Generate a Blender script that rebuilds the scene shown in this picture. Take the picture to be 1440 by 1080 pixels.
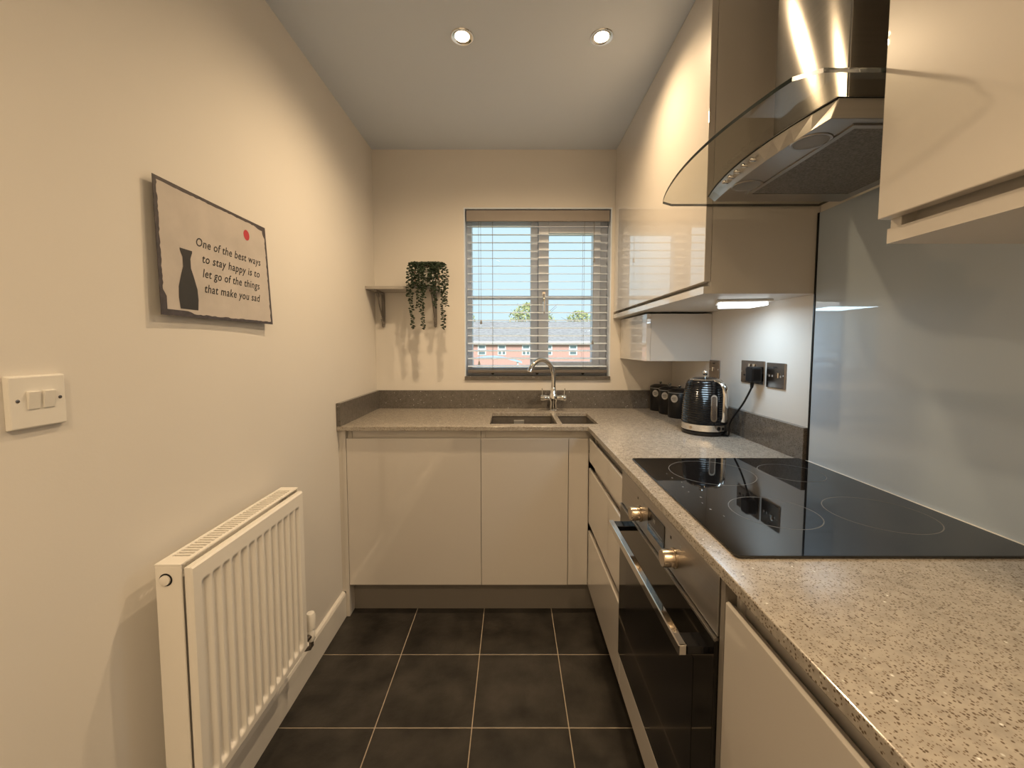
import bpy, bmesh, math, random
from mathutils import Vector, Matrix
random.seed(7)
for o in list(bpy.data.objects): bpy.data.objects.remove(o)
S = bpy.context.scene
COL = S.collection
PI = math.pi

# ---------------------------------------------------------------- camera, world, sun, exposure
cd = bpy.data.cameras.new('camera'); cam = bpy.data.objects.new('camera', cd); COL.objects.link(cam)
cd.sensor_width = 36; cd.lens = 573.79 / 1440 * 36; cd.shift_y = -16.524 / 1440
cd.clip_start = 0.02; cd.clip_end = 500
cam.location = (0.78, 0, 1.2451); cam.rotation_euler = (PI / 2 - 0.0637, 0, 0)
S.camera = cam
W = bpy.data.worlds.new('sky'); S.world = W; W.use_nodes = True
bg = W.node_tree.nodes['Background']; bg.inputs[0].default_value = (0.61, 0.80, 0.90, 1); bg.inputs[1].default_value = 1.2
sl = bpy.data.lights.new('sun', 'SUN'); sl.energy = 5.0; sl.angle = 0.35; sl.color = (1, .96, .9)
sun = bpy.data.objects.new('sun', sl); COL.objects.link(sun)
sun.rotation_euler = (math.radians(52), 0, math.radians(-12)); sun.location = (0, -5, 20)
S.view_settings.view_transform = 'Standard'; S.view_settings.look = 'None'
S.view_settings.exposure = 0.0; S.view_settings.gamma = 1; S.view_settings.use_curve_mapping = False
SPOT_W = 38.0            # each ceiling downlight
WARM = (1.0, 0.725, 0.43)

# ---------------------------------------------------------------- materials
def sock(n, name):
    return n.inputs[name]
def mat(name, col=(.8, .8, .8), rough=.5, metal=0., coat=0., coat_rough=.03, noise=None, bump=None, spec=None, ior=None, aniso=None, emit=None):
    m = bpy.data.materials.new(name); m.use_nodes = True
    nt = m.node_tree; b = nt.nodes['Principled BSDF']
    b.inputs['Base Color'].default_value = (*col, 1); b.inputs['Roughness'].default_value = rough
    b.inputs['Metallic'].default_value = metal; b.inputs['Coat Weight'].default_value = coat
    b.inputs['Coat Roughness'].default_value = coat_rough
    if ior: b.inputs['Coat IOR'].default_value = ior
    if spec is not None: b.inputs['Specular IOR Level'].default_value = spec
    if emit:
        b.inputs['Emission Color'].default_value = (*emit[0], 1); b.inputs['Emission Strength'].default_value = emit[1]
    geo = nt.nodes.new('ShaderNodeNewGeometry')
    if noise:   # (scale, amount, stretch)
        tx = nt.nodes.new('ShaderNodeTexNoise'); tx.inputs['Scale'].default_value = noise[0]; tx.inputs['Detail'].default_value = 5
        mp = nt.nodes.new('ShaderNodeMapping'); mp.inputs['Scale'].default_value = noise[2] if len(noise) > 2 else (1, 1, 1)
        nt.links.new(geo.outputs['Position'], mp.inputs[0]); nt.links.new(mp.outputs[0], tx.inputs[0])
        r = nt.nodes.new('ShaderNodeMapRange'); a = noise[1]
        r.inputs['To Min'].default_value = 1 - a; r.inputs['To Max'].default_value = 1 + a
        r.inputs['From Min'].default_value = .25; r.inputs['From Max'].default_value = .75
        mx = nt.nodes.new('ShaderNodeMix'); mx.data_type = 'RGBA'; mx.blend_type = 'MULTIPLY'; mx.inputs[0].default_value = 1
        mx.inputs[6].default_value = (*col, 1)
        nt.links.new(tx.outputs[0], r.inputs[0]); nt.links.new(r.outputs[0], mx.inputs[7]); nt.links.new(mx.outputs[2], b.inputs['Base Color'])
    if bump:    # (scale, strength, distance)
        t2 = nt.nodes.new('ShaderNodeTexNoise'); t2.inputs['Scale'].default_value = bump[0]; t2.inputs['Detail'].default_value = 4
        nt.links.new(geo.outputs['Position'], t2.inputs[0])
        bp = nt.nodes.new('ShaderNodeBump'); bp.inputs['Strength'].default_value = bump[1]; bp.inputs['Distance'].default_value = bump[2]
        nt.links.new(t2.outputs[0], bp.inputs['Height']); nt.links.new(bp.outputs[0], b.inputs['Normal'])
    if aniso is not None:
        b.inputs['Anisotropic'].default_value = aniso
        tg = nt.nodes.new('ShaderNodeCombineXYZ'); tg.inputs[2].default_value = 1
        nt.links.new(tg.outputs[0], b.inputs['Tangent'])
    return m
def thin_glass(name, tint, ior=1.5, rough=0.0):
    m = bpy.data.materials.new(name); m.use_nodes = True; nt = m.node_tree
    nt.nodes.remove(nt.nodes['Principled BSDF']); out = nt.nodes['Material Output']
    t = nt.nodes.new('ShaderNodeBsdfTransparent'); t.inputs[0].default_value = (*tint, 1)
    g = nt.nodes.new('ShaderNodeBsdfGlossy'); g.inputs['Roughness'].default_value = rough
    fr = nt.nodes.new('ShaderNodeFresnel'); fr.inputs[0].default_value = ior
    mx = nt.nodes.new('ShaderNodeMixShader')
    ge = nt.nodes.new('ShaderNodeNewGeometry'); iv = nt.nodes.new('ShaderNodeMath'); iv.operation = 'SUBTRACT'; iv.inputs[0].default_value = 1
    mu = nt.nodes.new('ShaderNodeMath'); mu.operation = 'MULTIPLY'   # only the outer faces of the sheet reflect
    nt.links.new(ge.outputs['Backfacing'], iv.inputs[1]); nt.links.new(fr.outputs[0], mu.inputs[0]); nt.links.new(iv.outputs[0], mu.inputs[1])
    nt.links.new(mu.outputs[0], mx.inputs[0]); nt.links.new(t.outputs[0], mx.inputs[1]); nt.links.new(g.outputs[0], mx.inputs[2])
    nt.links.new(mx.outputs[0], out.inputs[0]); return m
def quartz(name, base, dark, lo):
    m = bpy.data.materials.new(name); m.use_nodes = True; nt = m.node_tree; b = nt.nodes['Principled BSDF']
    b.inputs['Roughness'].default_value = .16; b.inputs['Specular IOR Level'].default_value = .6
    geo = nt.nodes.new('ShaderNodeNewGeometry')
    def vor(scale, thr_d, thr_c, less=True):
        v = nt.nodes.new('ShaderNodeTexVoronoi'); v.inputs['Scale'].default_value = scale
        nt.links.new(geo.outputs['Position'], v.inputs['Vector'])
        s = nt.nodes.new('ShaderNodeSeparateColor'); nt.links.new(v.outputs['Color'], s.inputs[0])
        c = nt.nodes.new('ShaderNodeMath'); c.operation = 'LESS_THAN' if less else 'GREATER_THAN'; c.inputs[1].default_value = thr_c
        nt.links.new(s.outputs[0], c.inputs[0])
        d = nt.nodes.new('ShaderNodeMapRange'); d.inputs['From Min'].default_value = thr_d - .12; d.inputs['From Max'].default_value = thr_d + .12
        d.inputs['To Min'].default_value = 1; d.inputs['To Max'].default_value = 0
        nt.links.new(v.outputs['Distance'], d.inputs[0])
        k = nt.nodes.new('ShaderNodeMath'); k.operation = 'MULTIPLY'; nt.links.new(c.outputs[0], k.inputs[0]); nt.links.new(d.outputs[0], k.inputs[1])
        return k.outputs[0]
    n = nt.nodes.new('ShaderNodeTexNoise'); n.inputs['Scale'].default_value = 60; n.inputs['Detail'].default_value = 6
    nt.links.new(geo.outputs['Position'], n.inputs[0])
    rmp = nt.nodes.new('ShaderNodeValToRGB'); rmp.color_ramp.elements[0].position = .3; rmp.color_ramp.elements[1].position = .7
    rmp.color_ramp.elements[0].color = (*lo, 1); rmp.color_ramp.elements[1].color = (*base, 1)
    nt.links.new(n.outputs[0], rmp.inputs[0])
    cur = rmp.outputs[0]
    for sc, td, tc, less, colr in ((290, .40, .26, True, dark), (430, .40, .26, True, tuple(c * 1.5 for c in dark)), (120, .16, .94, False, (.9, .9, .88))):
        mx = nt.nodes.new('ShaderNodeMix'); mx.data_type = 'RGBA'; nt.links.new(vor(sc, td, tc, less), mx.inputs[0])
        nt.links.new(cur, mx.inputs[6]); mx.inputs[7].default_value = (*colr, 1); cur = mx.outputs[2]
    nt.links.new(cur, b.inputs['Base Color']); return m
M = {}
M['wall'] = mat('wall_paint', (.72, .69, .65), .75, noise=(3, .015), bump=(160, .06, .002))
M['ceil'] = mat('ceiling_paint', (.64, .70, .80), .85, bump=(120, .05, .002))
M['wood_white'] = mat('white_gloss_paint', (.80, .77, .72), .35, noise=(6, .03))
M['gloss'] = mat('cashmere_gloss', (.64, .60, .555), .3, coat=1, coat_rough=.012, ior=1.9, noise=(2, .01))
M['carcass'] = mat('cashmere_board', (.62, .585, .54), .42, noise=(4, .02))
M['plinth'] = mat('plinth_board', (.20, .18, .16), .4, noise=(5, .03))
M['dark'] = mat('dark_void', (.02, .018, .016), .7, noise=(20, .1))
M['tile'] = mat('slate_tile', (.028, .0245, .021), .34, noise=(9, .75), bump=(38, .45, .003), spec=.45)
M['grout'] = mat('beige_grout', (.42, .35, .27), .9, noise=(30, .15))
M['quartz'] = quartz('speckled_quartz', (.44, .40, .35), (.12, .088, .06), (.33, .30, .262))
M['quartz_shaded'] = quartz('shaded_quartz', (.15, .137, .125), (.05, .04, .03), (.11, .10, .09))  # worktop stone copied darker: shade on upstands and sill put into the colour
M['radiator'] = mat('radiator_enamel', (.82, .79, .74), .32, noise=(5, .01))
M['plastic'] = mat('white_plastic', (.76, .74, .70), .35, noise=(5, .01))
M['upvc'] = mat('white_upvc', (.72, .76, .84), .35, noise=(5, .02))
M['slat'] = mat('white_slat', (.72, .80, .92), .35, noise=(8, .02))
M['taupe'] = mat('taupe_valance', (.30, .265, .24), .5, noise=(10, .05))
M['rail'] = mat('dark_taupe_rail', (.15, .132, .12), .5, noise=(10, .05))
M['cord'] = mat('blind_cord', (.28, .28, .28), .8, noise=(40, .1))
M['steel'] = mat('brushed_steel', (.36, .34, .31), .19, metal=1, noise=(3, .05, (1, 1, 60)), aniso=.9)
M['steel2'] = mat('satin_steel', (.42, .40, .38), .33, metal=1, noise=(4, .06, (1, 1, 40)))
M['chrome'] = mat('chrome', (.78, .77, .75), .07, metal=1, noise=(5, .02))
M['nickel'] = mat('black_nickel', (.30, .27, .25), .25, metal=1, noise=(9, .06, (1, 1, 20)))
M['brass'] = mat('warm_steel_knob', (.55, .46, .36), .27, metal=1, noise=(6, .05))
M['black'] = mat('black_gloss', (.006, .006, .007), .14, spec=.35, coat=.15, noise=(5, .05))
M['blackm'] = mat('black_satin', (.008, .008, .009), .35, noise=(8, .1), spec=.3)
M['hob'] = mat('black_ceramic_glass', (.005, .005, .006), .03, spec=.75, noise=(4, .05))
M['ringprint'] = mat('zone_print', (.11, .11, .11), .4, noise=(30, .1))
M['print'] = mat('grey_print', (.26, .26, .26), .4, noise=(30, .1))
M['ovenglass'] = mat('black_oven_glass', (.006, .0055, .005), .04, spec=.7, noise=(4, .05))
M['splash'] = mat('grey_backpainted_glass', (.42, .50, .60), .45, coat=1, coat_rough=.02, ior=1.5, noise=(2, .01))
M['edge'] = mat('glass_edge', (.015, .022, .02), .15, noise=(5, .1))
M['hoodglass'] = thin_glass('hood_glass', (.86, .86, .83), 1.35)
M['pane'] = thin_glass('window_glass', (.97, .99, .99), 1.3)
M['filter'] = mat('grease_filter_mesh', (.20, .18, .16), .5, metal=.7, noise=(260, .5), bump=(500, .6, .002))
M['sink'] = mat('composite_sink', (.12, .105, .09), .45, noise=(80, .15))
M['leaf'] = mat('dark_leaf', (.030, .050, .028), .5, noise=(60, .5))
M['copper'] = mat('copper_wire', (.25, .13, .09), .35, metal=1, noise=(20, .1))
M['shelf'] = mat('grey_shelf_board', (.40, .375, .345), .5, noise=(6, .03))
M['iron'] = mat('grey_iron_bracket', (.20, .18, .165), .5, noise=(20, .1))
M['sign_edge'] = mat('dark_worn_metal', (.06, .048, .05), .5, noise=(60, .4))
M['sign_face'] = mat('grey_painted_tin', (.52, .47, .43), .5, noise=(14, .10))
M['ink'] = mat('black_ink', (.03, .028, .028), .6, noise=(40, .1))
M['red'] = mat('red_paint', (.50, .04, .05), .5, noise=(30, .15))
M['lamp'] = mat('lamp_glow', (1, 1, 1), .5, emit=((1, .80, .52), 14))
M['led'] = mat('led_diffuser', (1, 1, 1), .5, emit=((.90, .97, 1), 3))
M['brick'] = mat('red_brick', (.62, .36, .31), .9, noise=(7, .25, (1, 1, 3)))
M['roof'] = mat('grey_roof_tile', (.33, .32, .335), .9, noise=(2.5, .3, (1, 3, 3)), bump=(4, .5, .1))
M['housewhite'] = mat('white_house_trim', (.85, .85, .85), .6, noise=(3, .03))
M['houseglass'] = mat('dark_house_glass', (.16, .22, .24), .1, noise=(1, .3))
M['paleblue'] = mat('pale_blue_roof', (.42, .56, .72), .5, noise=(2, .1))
M['foliage'] = mat('pale_spring_foliage', (.42, .44, .20), .9, noise=(3, .35))
M['bark'] = mat('bark', (.16, .13, .11), .9, noise=(8, .2))
M['ground'] = mat('grass_ground', (.16, .2, .1), .95, noise=(1, .3))
M['chromeplate'] = mat('canister_badge', (.55, .54, .52), .3, metal=.6, noise=(30, .1))

# ---------------------------------------------------------------- mesh helpers
def NB(): return bmesh.new()
def box(bm, x0, x1, y0, y1, z0, z1):
    v = [bm.verts.new((x, y, z)) for x in (x0, x1) for y in (y0, y1) for z in (z0, z1)]
    for a, b, c, d in ((0, 1, 3, 2), (4, 6, 7, 5), (0, 4, 5, 1), (2, 3, 7, 6), (0, 2, 6, 4), (1, 5, 7, 3)):
        bm.faces.new((v[a], v[b], v[c], v[d]))
    return bm
def B(*a): return box(NB(), *a)
def tube(bm, pts, r, n=10, caps=True):
    pts = [Vector(p) for p in pts]; rs = r if isinstance(r, (list, tuple)) else [r] * len(pts)
    t0 = (pts[1] - pts[0]).normalized()
    ref = Vector((0, 0, 1)) if abs(t0.z) < .9 else Vector((1, 0, 0))
    u = t0.cross(ref).normalized(); rings = []
    for i, p in enumerate(pts):
        t = (pts[min(i + 1, len(pts) - 1)] - pts[max(i - 1, 0)]).normalized()
        u = (u - t * u.dot(t)).normalized(); w = t.cross(u)
        rings.append([bm.verts.new(p + (u * math.cos(a) + w * math.sin(a)) * rs[i]) for a in [2 * PI * k / n for k in range(n)]])
    for a, b in zip(rings, rings[1:]):
        for k in range(n): bm.faces.new((a[k], a[(k + 1) % n], b[(k + 1) % n], b[k]))
    if caps: bm.faces.new(rings[0][::-1]); bm.faces.new(rings[-1])
    return bm
def lathe(bm, prof, c=(0, 0, 0), n=32, axis='Z'):
    rings = []
    for r, h in prof:
        ring = []
        for k in range(n):
            a = 2 * PI * k / n; x, y = r * math.cos(a), r * math.sin(a)
            p = (x, y, h) if axis == 'Z' else ((h, x, y) if axis == 'X' else (x, h, y))
            ring.append(bm.verts.new(Vector(c) + Vector(p)))
        rings.append(ring)
    for a, b in zip(rings, rings[1:]):
        for k in range(n): bm.faces.new((a[k], a[(k + 1) % n], b[(k + 1) % n], b[k]))
    bm.faces.new(rings[0][::-1]); bm.faces.new(rings[-1]); return bm
def prism(bm, poly, z0, z1, f=lambda x, y, z: (x, y, z)):
    a = [bm.verts.new(f(x, y, z0)) for x, y in poly]; b = [bm.verts.new(f(x, y, z1)) for x, y in poly]
    bm.faces.new(a[::-1]); bm.faces.new(b); n = len(poly)
    for k in range(n): bm.faces.new((a[k], a[(k + 1) % n], b[(k + 1) % n], b[k]))
    return bm
def sphere(bm, c, r, n=16):
    bmesh.ops.create_uvsphere(bm, u_segments=n, v_segments=n // 2, radius=r, matrix=Matrix.Translation(c)); return bm
def obj(name, bm, m, parent=None, bevel=0, seg=2, smooth=False, label=None):
    """world-space bmesh -> one mesh object; children are stored relative to their parent"""
    bmesh.ops.recalc_face_normals(bm, faces=bm.faces)
    org = WLOC(parent)
    if parent is None and bm.verts:
        xs = [v.co for v in bm.verts]
        org = Vector(((min(v.x for v in xs) + max(v.x for v in xs)) / 2, (min(v.y for v in xs) + max(v.y for v in xs)) / 2, min(v.z for v in xs)))
    bmesh.ops.translate(bm, vec=-org, verts=bm.verts)
    me = bpy.data.meshes.new(name); bm.to_mesh(me); bm.free()
    for mm in (m if isinstance(m, list) else [m]): me.materials.append(M[mm])
    if smooth:
        me.shade_smooth()
        try: me.set_sharp_from_angle(angle=math.radians(40))
        except Exception: pass
    o = bpy.data.objects.new(name, me); COL.objects.link(o); o.parent = parent
    if parent is None: o.location = org
    if bevel:
        md = o.modifiers.new('bevel', 'BEVEL'); md.width = bevel; md.segments = seg; md.limit_method = 'ANGLE'; md.angle_limit = math.radians(40)
    if label: o['label'] = label
    return o
def WLOC(o):
    v = Vector((0, 0, 0))
    while o is not None: v += o.location; o = o.parent
    return v
def thing(name, loc, label, cat, group=None):
    o = bpy.data.objects.new(name, None); COL.objects.link(o); o.location = loc; o.empty_display_size = .05
    o['label'] = label; o['category'] = cat
    if group: o['group'] = group
    return o
def tag(o, label, cat, group=None):
    o['label'] = label; o['category'] = cat
    if group: o['group'] = group
    return o
def struct(o, label, cat):
    o['kind'] = 'structure'; o['label'] = label; o['category'] = cat; return o
def copies(src, name, offsets):
    for d in offsets:
        c = src.copy(); COL.objects.link(c); c.parent = src.parent; c.location = src.location + Vector(d)

# ---------------------------------------------------------------- room dimensions
XR, YB, ZC, YR = 1.70, 2.343, 2.336, -1.9
ZW, TH = 0.8895, 0.02               # worktop top, thickness
XE, YF = 1.118, 1.792               # worktop front edges (right run, sink run)
XD, YD = 1.127, 1.812               # door faces
XC, ZCB = 1.358, 1.404              # wall-unit door face, underside
WX0, WX1, WZ0, WZ1 = .509, 1.343, 1.073, 2.021

struct(obj('wall_left', B(-.12, 0, YR, YB + .3, -.05, ZC), 'wall'), 'long cream painted wall carrying the sign and radiator', 'wall')
bm = NB()
for a in ((-.0, WX0, 0, ZC), (WX1, XR, 0, ZC), (WX0, WX1, 0, WZ0 - .021), (WX0, WX1, WZ1, ZC)): box(bm, a[0], a[1], YB, YB + .26, a[2], a[3])
struct(obj('wall_back', bm, 'wall'), 'cream painted end wall with the window over the sink', 'wall')
struct(obj('wall_right', B(XR, XR + .12, YR, YB + .3, -.05, ZC), 'wall'), 'cream painted wall behind the hob and kettle', 'wall')
struct(obj('wall_rear', B(-.12, XR + .12, YR - .12, YR, -.05, ZC), 'wall'), 'cream painted wall facing the window', 'wall')
struct(obj('ceiling', B(-.12, XR + .12, YR - .12, YB + .3, ZC, ZC + .1), 'ceil'), 'plain off-white painted ceiling', 'ceiling')
floor = struct(obj('floor', B(-.12, XR + .12, YR - .12, YB + .3, -.06, -.0016), 'grout'), 'floor of large dark slate tiles with beige grout', 'floor')
T, TX, TY, G = .3177, .3309, 1.5758, .0032
tsrc = None
for i in range(-2, 4):
    for j in range(-3, 11):
        x0, x1 = TX + i * T + G / 2, TX + (i + 1) * T - G / 2
        y1, y0 = TY - j * T - G / 2, TY - (j + 1) * T + G / 2
        x0 = max(x0, .001); x1 = min(x1, XR - .001); y1 = min(y1, YB - .001); y0 = max(y0, YR + .001)
        if x1 - x0 < .02 or y1 - y0 < .02: continue
        full = abs(x1 - x0 - T + G) < 1e-6 and abs(y1 - y0 - T + G) < 1e-6
        if full and tsrc is not None:
            c = tsrc[0].copy(); COL.objects.link(c); c.parent = floor; c.location = (x0 - tsrc[1], y0 - tsrc[2], 0)
        else:
            o = obj('tile', B(x0, x1, y0, y1, -.009, 0), 'tile', floor, bevel=.0012, seg=1)
            if full: tsrc = (o, x0, y0)
sk = NB(); prism(sk, [(0, 0), (.016, 0), (.016, .104), (.012, .114), (.006, .118), (0, .118)], YR, YD - .001, lambda x, y, z: (x, z, y))
struct(obj('baseboard_left', sk, 'wood_white'), 'white painted skirting board below the radiator', 'skirting')
# window sill, lining, window
struct(obj('trim_1', B(WX0, WX1, YB - .012, YB + .16, WZ0 - .021, WZ0), 'quartz_shaded', bevel=.002), 'narrow shade-darkened stone sill under the window blind', 'sill')
bm = NB()
box(bm, WX0, WX0 + .006, YB, YB + .16, WZ0, WZ1 - .006); box(bm, WX1 - .006, WX1, YB, YB + .16, WZ0, WZ1 - .006)
box(bm, WX0, WX1, YB, YB + .16, WZ1 - .006, WZ1)
struct(obj('trim_2', bm, 'slat'), 'white painted lining inside the window opening', 'trim')
YG = 2.45
win = thing('window_1', (.926, YG, WZ0), 'white framed two-light window over the sink', 'window'); win['kind'] = 'structure'
bm = NB(); a0, a1, b0, b1 = WX0 + .007, WX1 - .007, WZ0 + .001, WZ1 - .007
for q in ((a0, .546, b0, b1), (1.295, a1, b0, b1), (.546, 1.295, b0, 1.119), (.546, 1.295, 1.975, b1)): box(bm, q[0], q[1], YG - .03, YG + .03, q[2], q[3])
obj('frame', bm, 'upvc', win, bevel=.003)
obj('mullion', B(.889, .932, YG - .028, YG + .03, 1.119, 1.975), 'upvc', win, bevel=.003)
bm = NB()
for q in ((.546, .889, 1.947, 1.975),): box(bm, q[0], q[1], YG - .018, YG + .02, q[2], q[3])
obj('glazing_bead', bm, 'upvc', win, bevel=.003)
sash = NB()
for q in ((.934, .994, 1.121, 1.973), (1.251, 1.293, 1.121, 1.973), (.994, 1.251, 1.121, 1.153), (.994, 1.251, 1.897, 1.973)): box(sash, q[0], q[1], YG - .045, YG + .02, q[2], q[3])
sa = obj('sash', sash, 'upvc', win, bevel=.003)
obj('pane', B(.545, .890, YG - .003, YG + .003, 1.118, 1.948), 'pane', win)
obj('pane', B(.993, 1.252, YG - .003, YG + .003, 1.152, 1.898), 'pane', win)
obj('glazing_bar', B(.546, .889, YG - .012, YG + .012, 1.521, 1.543), 'upvc', win, bevel=.002)
obj('glazing_bar', B(.994, 1.251, YG - .012, YG + .012, 1.521, 1.543), 'upvc', win, bevel=.002)
hd = NB(); box(hd, .957, .973, YG - .056, YG - .044, 1.50, 1.56); tube(hd, [(.965, YG - .05, 1.545), (.965, YG - .085, 1.54), (.965, YG - .088, 1.52), (.965, YG - .085, 1.43)], [.006, .007, .007, .005], 8)
obj('handle', hd, 'chrome', win, smooth=True)

# ---------------------------------------------------------------- venetian blind
YS = 2.388
bl = thing('venetian_blind', (.926, YS, WZ0), 'white venetian blind with open slats and taupe valance', 'blind')
obj('valance', B(WX0 + .012, WX1 - .012, YB + .006, YB + .020, 1.948, WZ1 - .011), 'taupe', bl, bevel=.004)
bm = NB(); box(bm, WX0 + .02, WX1 - .02, YB + .022, YB + .07, 1.962, WZ1 - .010); obj('head_rail', bm, 'slat', bl, bevel=.002)
sz = [1.929 - .0443 * k for k in range(19)]
def slat_bm(z):
    bm = NB(); n = 6; w = .048; top = []; bot = []
    x0, x1 = WX0 + .014, WX1 - .014
    ring = []
    for k in range(n + 1):
        y = YS - w / 2 + w * k / n; s = -.0018 * ((k / n - .5) * 2) ** 2 + (k / n - .5) * .0075
        ring.append((y, z + s + .0010))
    for k in range(n, -1, -1):
        y, zz = ring[k]; ring.append((y, zz - .0020))
    prism(bm, ring, x0, x1, lambda a, b, c: (c, a, b)); return bm
s0 = obj('slat', slat_bm(sz[0]), 'slat', bl, smooth=True)
copies(s0, 'slat', [(0, 0, z - sz[0]) for z in sz[1:]])
obj('bottom_rail', B(WX0 + .014, WX1 - .014, YS - .026, YS + .026, 1.090, 1.108), 'rail', bl, bevel=.003)
for x in (.668, .926, 1.192):
    bm = NB()
    for y in (YS - .027, YS + .027): tube(bm, [(x, y, 1.108), (x, y, 1.965)], .0008, 5)
    for z in sz: tube(bm, [(x, YS - .027, z - .002), (x, YS + .027, z - .002)], .0006, 4)
    if x != .926: obj('ladder_cord', bm, 'cord', bl)
    else: bm.free()
    obj('rail_button', lathe(NB(), [(.001, 1.080), (.007, 1.083), (.010, 1.0895)], (x, YS - .018, 0), 12), 'blackm', bl)
def pull(x, zb, zt=1.965):
    y = YB + .008
    c = obj('pull_cord', tube(NB(), [(x, y + .012, zt), (x, y, zt - .05), (x, y, zb)], .0009, 5), 'cord', bl)
    obj('tassel', lathe(NB(), [(.0015, zb + .022), (.004, zb + .016), (.0065, zb + .004), (.006, zb - .002), (.002, zb - .003)], (x, y, 0), 12), 'cord', c, smooth=True)
pull(.603, 1.374); pull(.591, 1.140); pull(1.246, 1.722); pull(1.243, 1.258)

# ---------------------------------------------------------------- ceiling downlights
def downlight(x, y, label, group=None):
    t = thing('ceiling_downlight', (x, y, ZC), label, 'downlight', group)
    pr = [(.026, 0), (.034, -.003), (.040, -.003), (.0415, 0)]
    bm = NB(); n = 32; rings = []
    for r, h in pr: rings.append([bm.verts.new((x + r * math.cos(2 * PI * k / n), y + r * math.sin(2 * PI * k / n), ZC + h - .0003)) for k in range(n)])
    for a, b in zip(rings, rings[1:] + rings[:1]):
        for k in range(n): bm.faces.new((a[k], a[(k + 1) % n], b[(k + 1) % n], b[k]))
    obj('trim_ring', bm, 'chrome', t, smooth=True)
    obj('lamp_face', lathe(NB(), [(.0255, ZC - .0004), (.0255, ZC - .0012), (.012, ZC - .0022)], (x, y, 0), 24), 'lamp', t, smooth=True)
    L = bpy.data.lights.new('downlight_beam', 'SPOT'); L.energy = SPOT_W; L.color = WARM
    L.spot_size = math.radians(162); L.spot_blend = 1.0; L.shadow_soft_size = .022
    o = bpy.data.objects.new('downlight_beam', L); COL.objects.link(o); o.parent = t; o.location = (0, 0, -.028)
downlight(.604, 1.513, 'chrome rimmed ceiling downlight in line with the sink drainer end')
downlight(1.097, 1.515, 'chrome rimmed ceiling downlight beside the glossy tall wall cabinet')
for x, y in ((.604, -.40), (1.097, -.40), (.604, -1.55), (1.097, -1.55)):
    downlight(x, y, 'chrome rimmed ceiling downlight further from the window', 'downlights away from the window')

# ---------------------------------------------------------------- worktop with sink cut-outs
def slab(name, xs, ys, inc, z0, z1, m, bevel):
    bm = NB(); vt = {}
    def V(i, j, k):
        if (i, j, k) not in vt: vt[(i, j, k)] = bm.verts.new((xs[i], ys[j], (z0, z1)[k]))
        return vt[(i, j, k)]
    nx, ny = len(xs) - 1, len(ys) - 1
    I = lambda i, j: 0 <= i < nx and 0 <= j < ny and inc((xs[i] + xs[i + 1]) / 2, (ys[j] + ys[j + 1]) / 2)
    for i in range(nx):
        for j in range(ny):
            if not I(i, j): continue
            for k in (0, 1): bm.faces.new((V(i, j, k), V(i + 1, j, k), V(i + 1, j + 1, k), V(i, j + 1, k)))
            for di, dj, a, b in ((-1, 0, (0, 0), (0, 1)), (1, 0, (1, 0), (1, 1)), (0, -1, (0, 0), (1, 0)), (0, 1, (0, 1), (1, 1))):
                if not I(i + di, j + dj):
                    bm.faces.new((V(i + a[0], j + a[1], 0), V(i + b[0], j + b[1], 0), V(i + b[0], j + b[1], 1), V(i + a[0], j + a[1], 1)))
    return obj(name, bm, m, bevel=bevel)
SX = (.678, .988, 1.012, 1.177); SY = (1.856, 2.168); YN = .03
def winc(x, y):
    if x < XE and y < YF: return False
    if SY[0] < y < SY[1] and (SX[0] < x < SX[1] or SX[2] < x < SX[3]): return False
    return True
tag(slab('worktop', [.001, SX[0], SX[1], SX[2], XE, SX[3], XR - .001], [YN, YF, SY[0], SY[1], YB - .001], winc, ZW - TH, ZW, 'quartz', .0018),
    'L-shaped speckled grey-beige stone worktop around the sink and hob', 'worktop')
ZU = ZW + .1035
tag(obj('upstand', B(.001, .020, YF, YB - .021, ZW, ZU), 'quartz_shaded', bevel=.0015), 'short shade-darkened stone upstand along the wall with the sign', 'upstand')
tag(obj('upstand', B(.001, XR - .021, YB - .020, YB - .001, ZW, ZU), 'quartz_shaded', bevel=.0015), 'long shade-darkened stone upstand under the window behind the tap', 'upstand')
tag(obj('upstand', B(XR - .020, XR - .001, 1.246, YB - .001, ZW, ZU), 'quartz_shaded', bevel=.0015), 'shade-darkened stone upstand behind the kettle below the sockets', 'upstand')
sp = thing('splashback', (XR - .004, .64, ZW), 'grey glass splashback sheet behind the hob', 'splashback')
obj('glass_sheet', B(XR - .009, XR - .001, YN, 1.236, ZW + .004, 1.64), 'splash', sp, bevel=.001)
obj('edge_seal', B(XR - .011, XR - .001, 1.2363, 1.2415, ZW + .004, 1.64), 'blackm', sp)
obj('silicone_seal', B(XR - .014, XR - .001, YN, 1.241, ZW, ZW + .004), 'plastic', sp)

# ---------------------------------------------------------------- sink and tap
sk = thing('sink', (.93, 2.01, .70), 'dark composite one-and-a-half bowl undermount sink', 'sink')
def bowl(x0, x1, zb):
    bm = NB(); y0, y1 = SY; t = .004; z1 = ZW - TH - .0005
    x0 -= .003; x1 += .003; y0 -= .003; y1 += .003
    box(bm, x0 - t, x0, y0 - t, y1 + t, zb, z1); box(bm, x1, x1 + t, y0 - t, y1 + t, zb, z1)
    box(bm, x0, x1, y0 - t, y0, zb, z1); box(bm, x0, x1, y1, y1 + t, zb, z1); box(bm, x0 - t, x1 + t, y0 - t, y1 + t, zb - t, zb)
    return obj('bowl', bm, 'sink', sk)
bo = bowl(SX[0], SX[1], .705); b2 = bowl(SX[2], SX[3], .76)
obj('overflow_plate', B(.79, .845, SY[1] - .004, SY[1] + .002, .828, .850), 'chromeplate', bo, bevel=.002)
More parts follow.
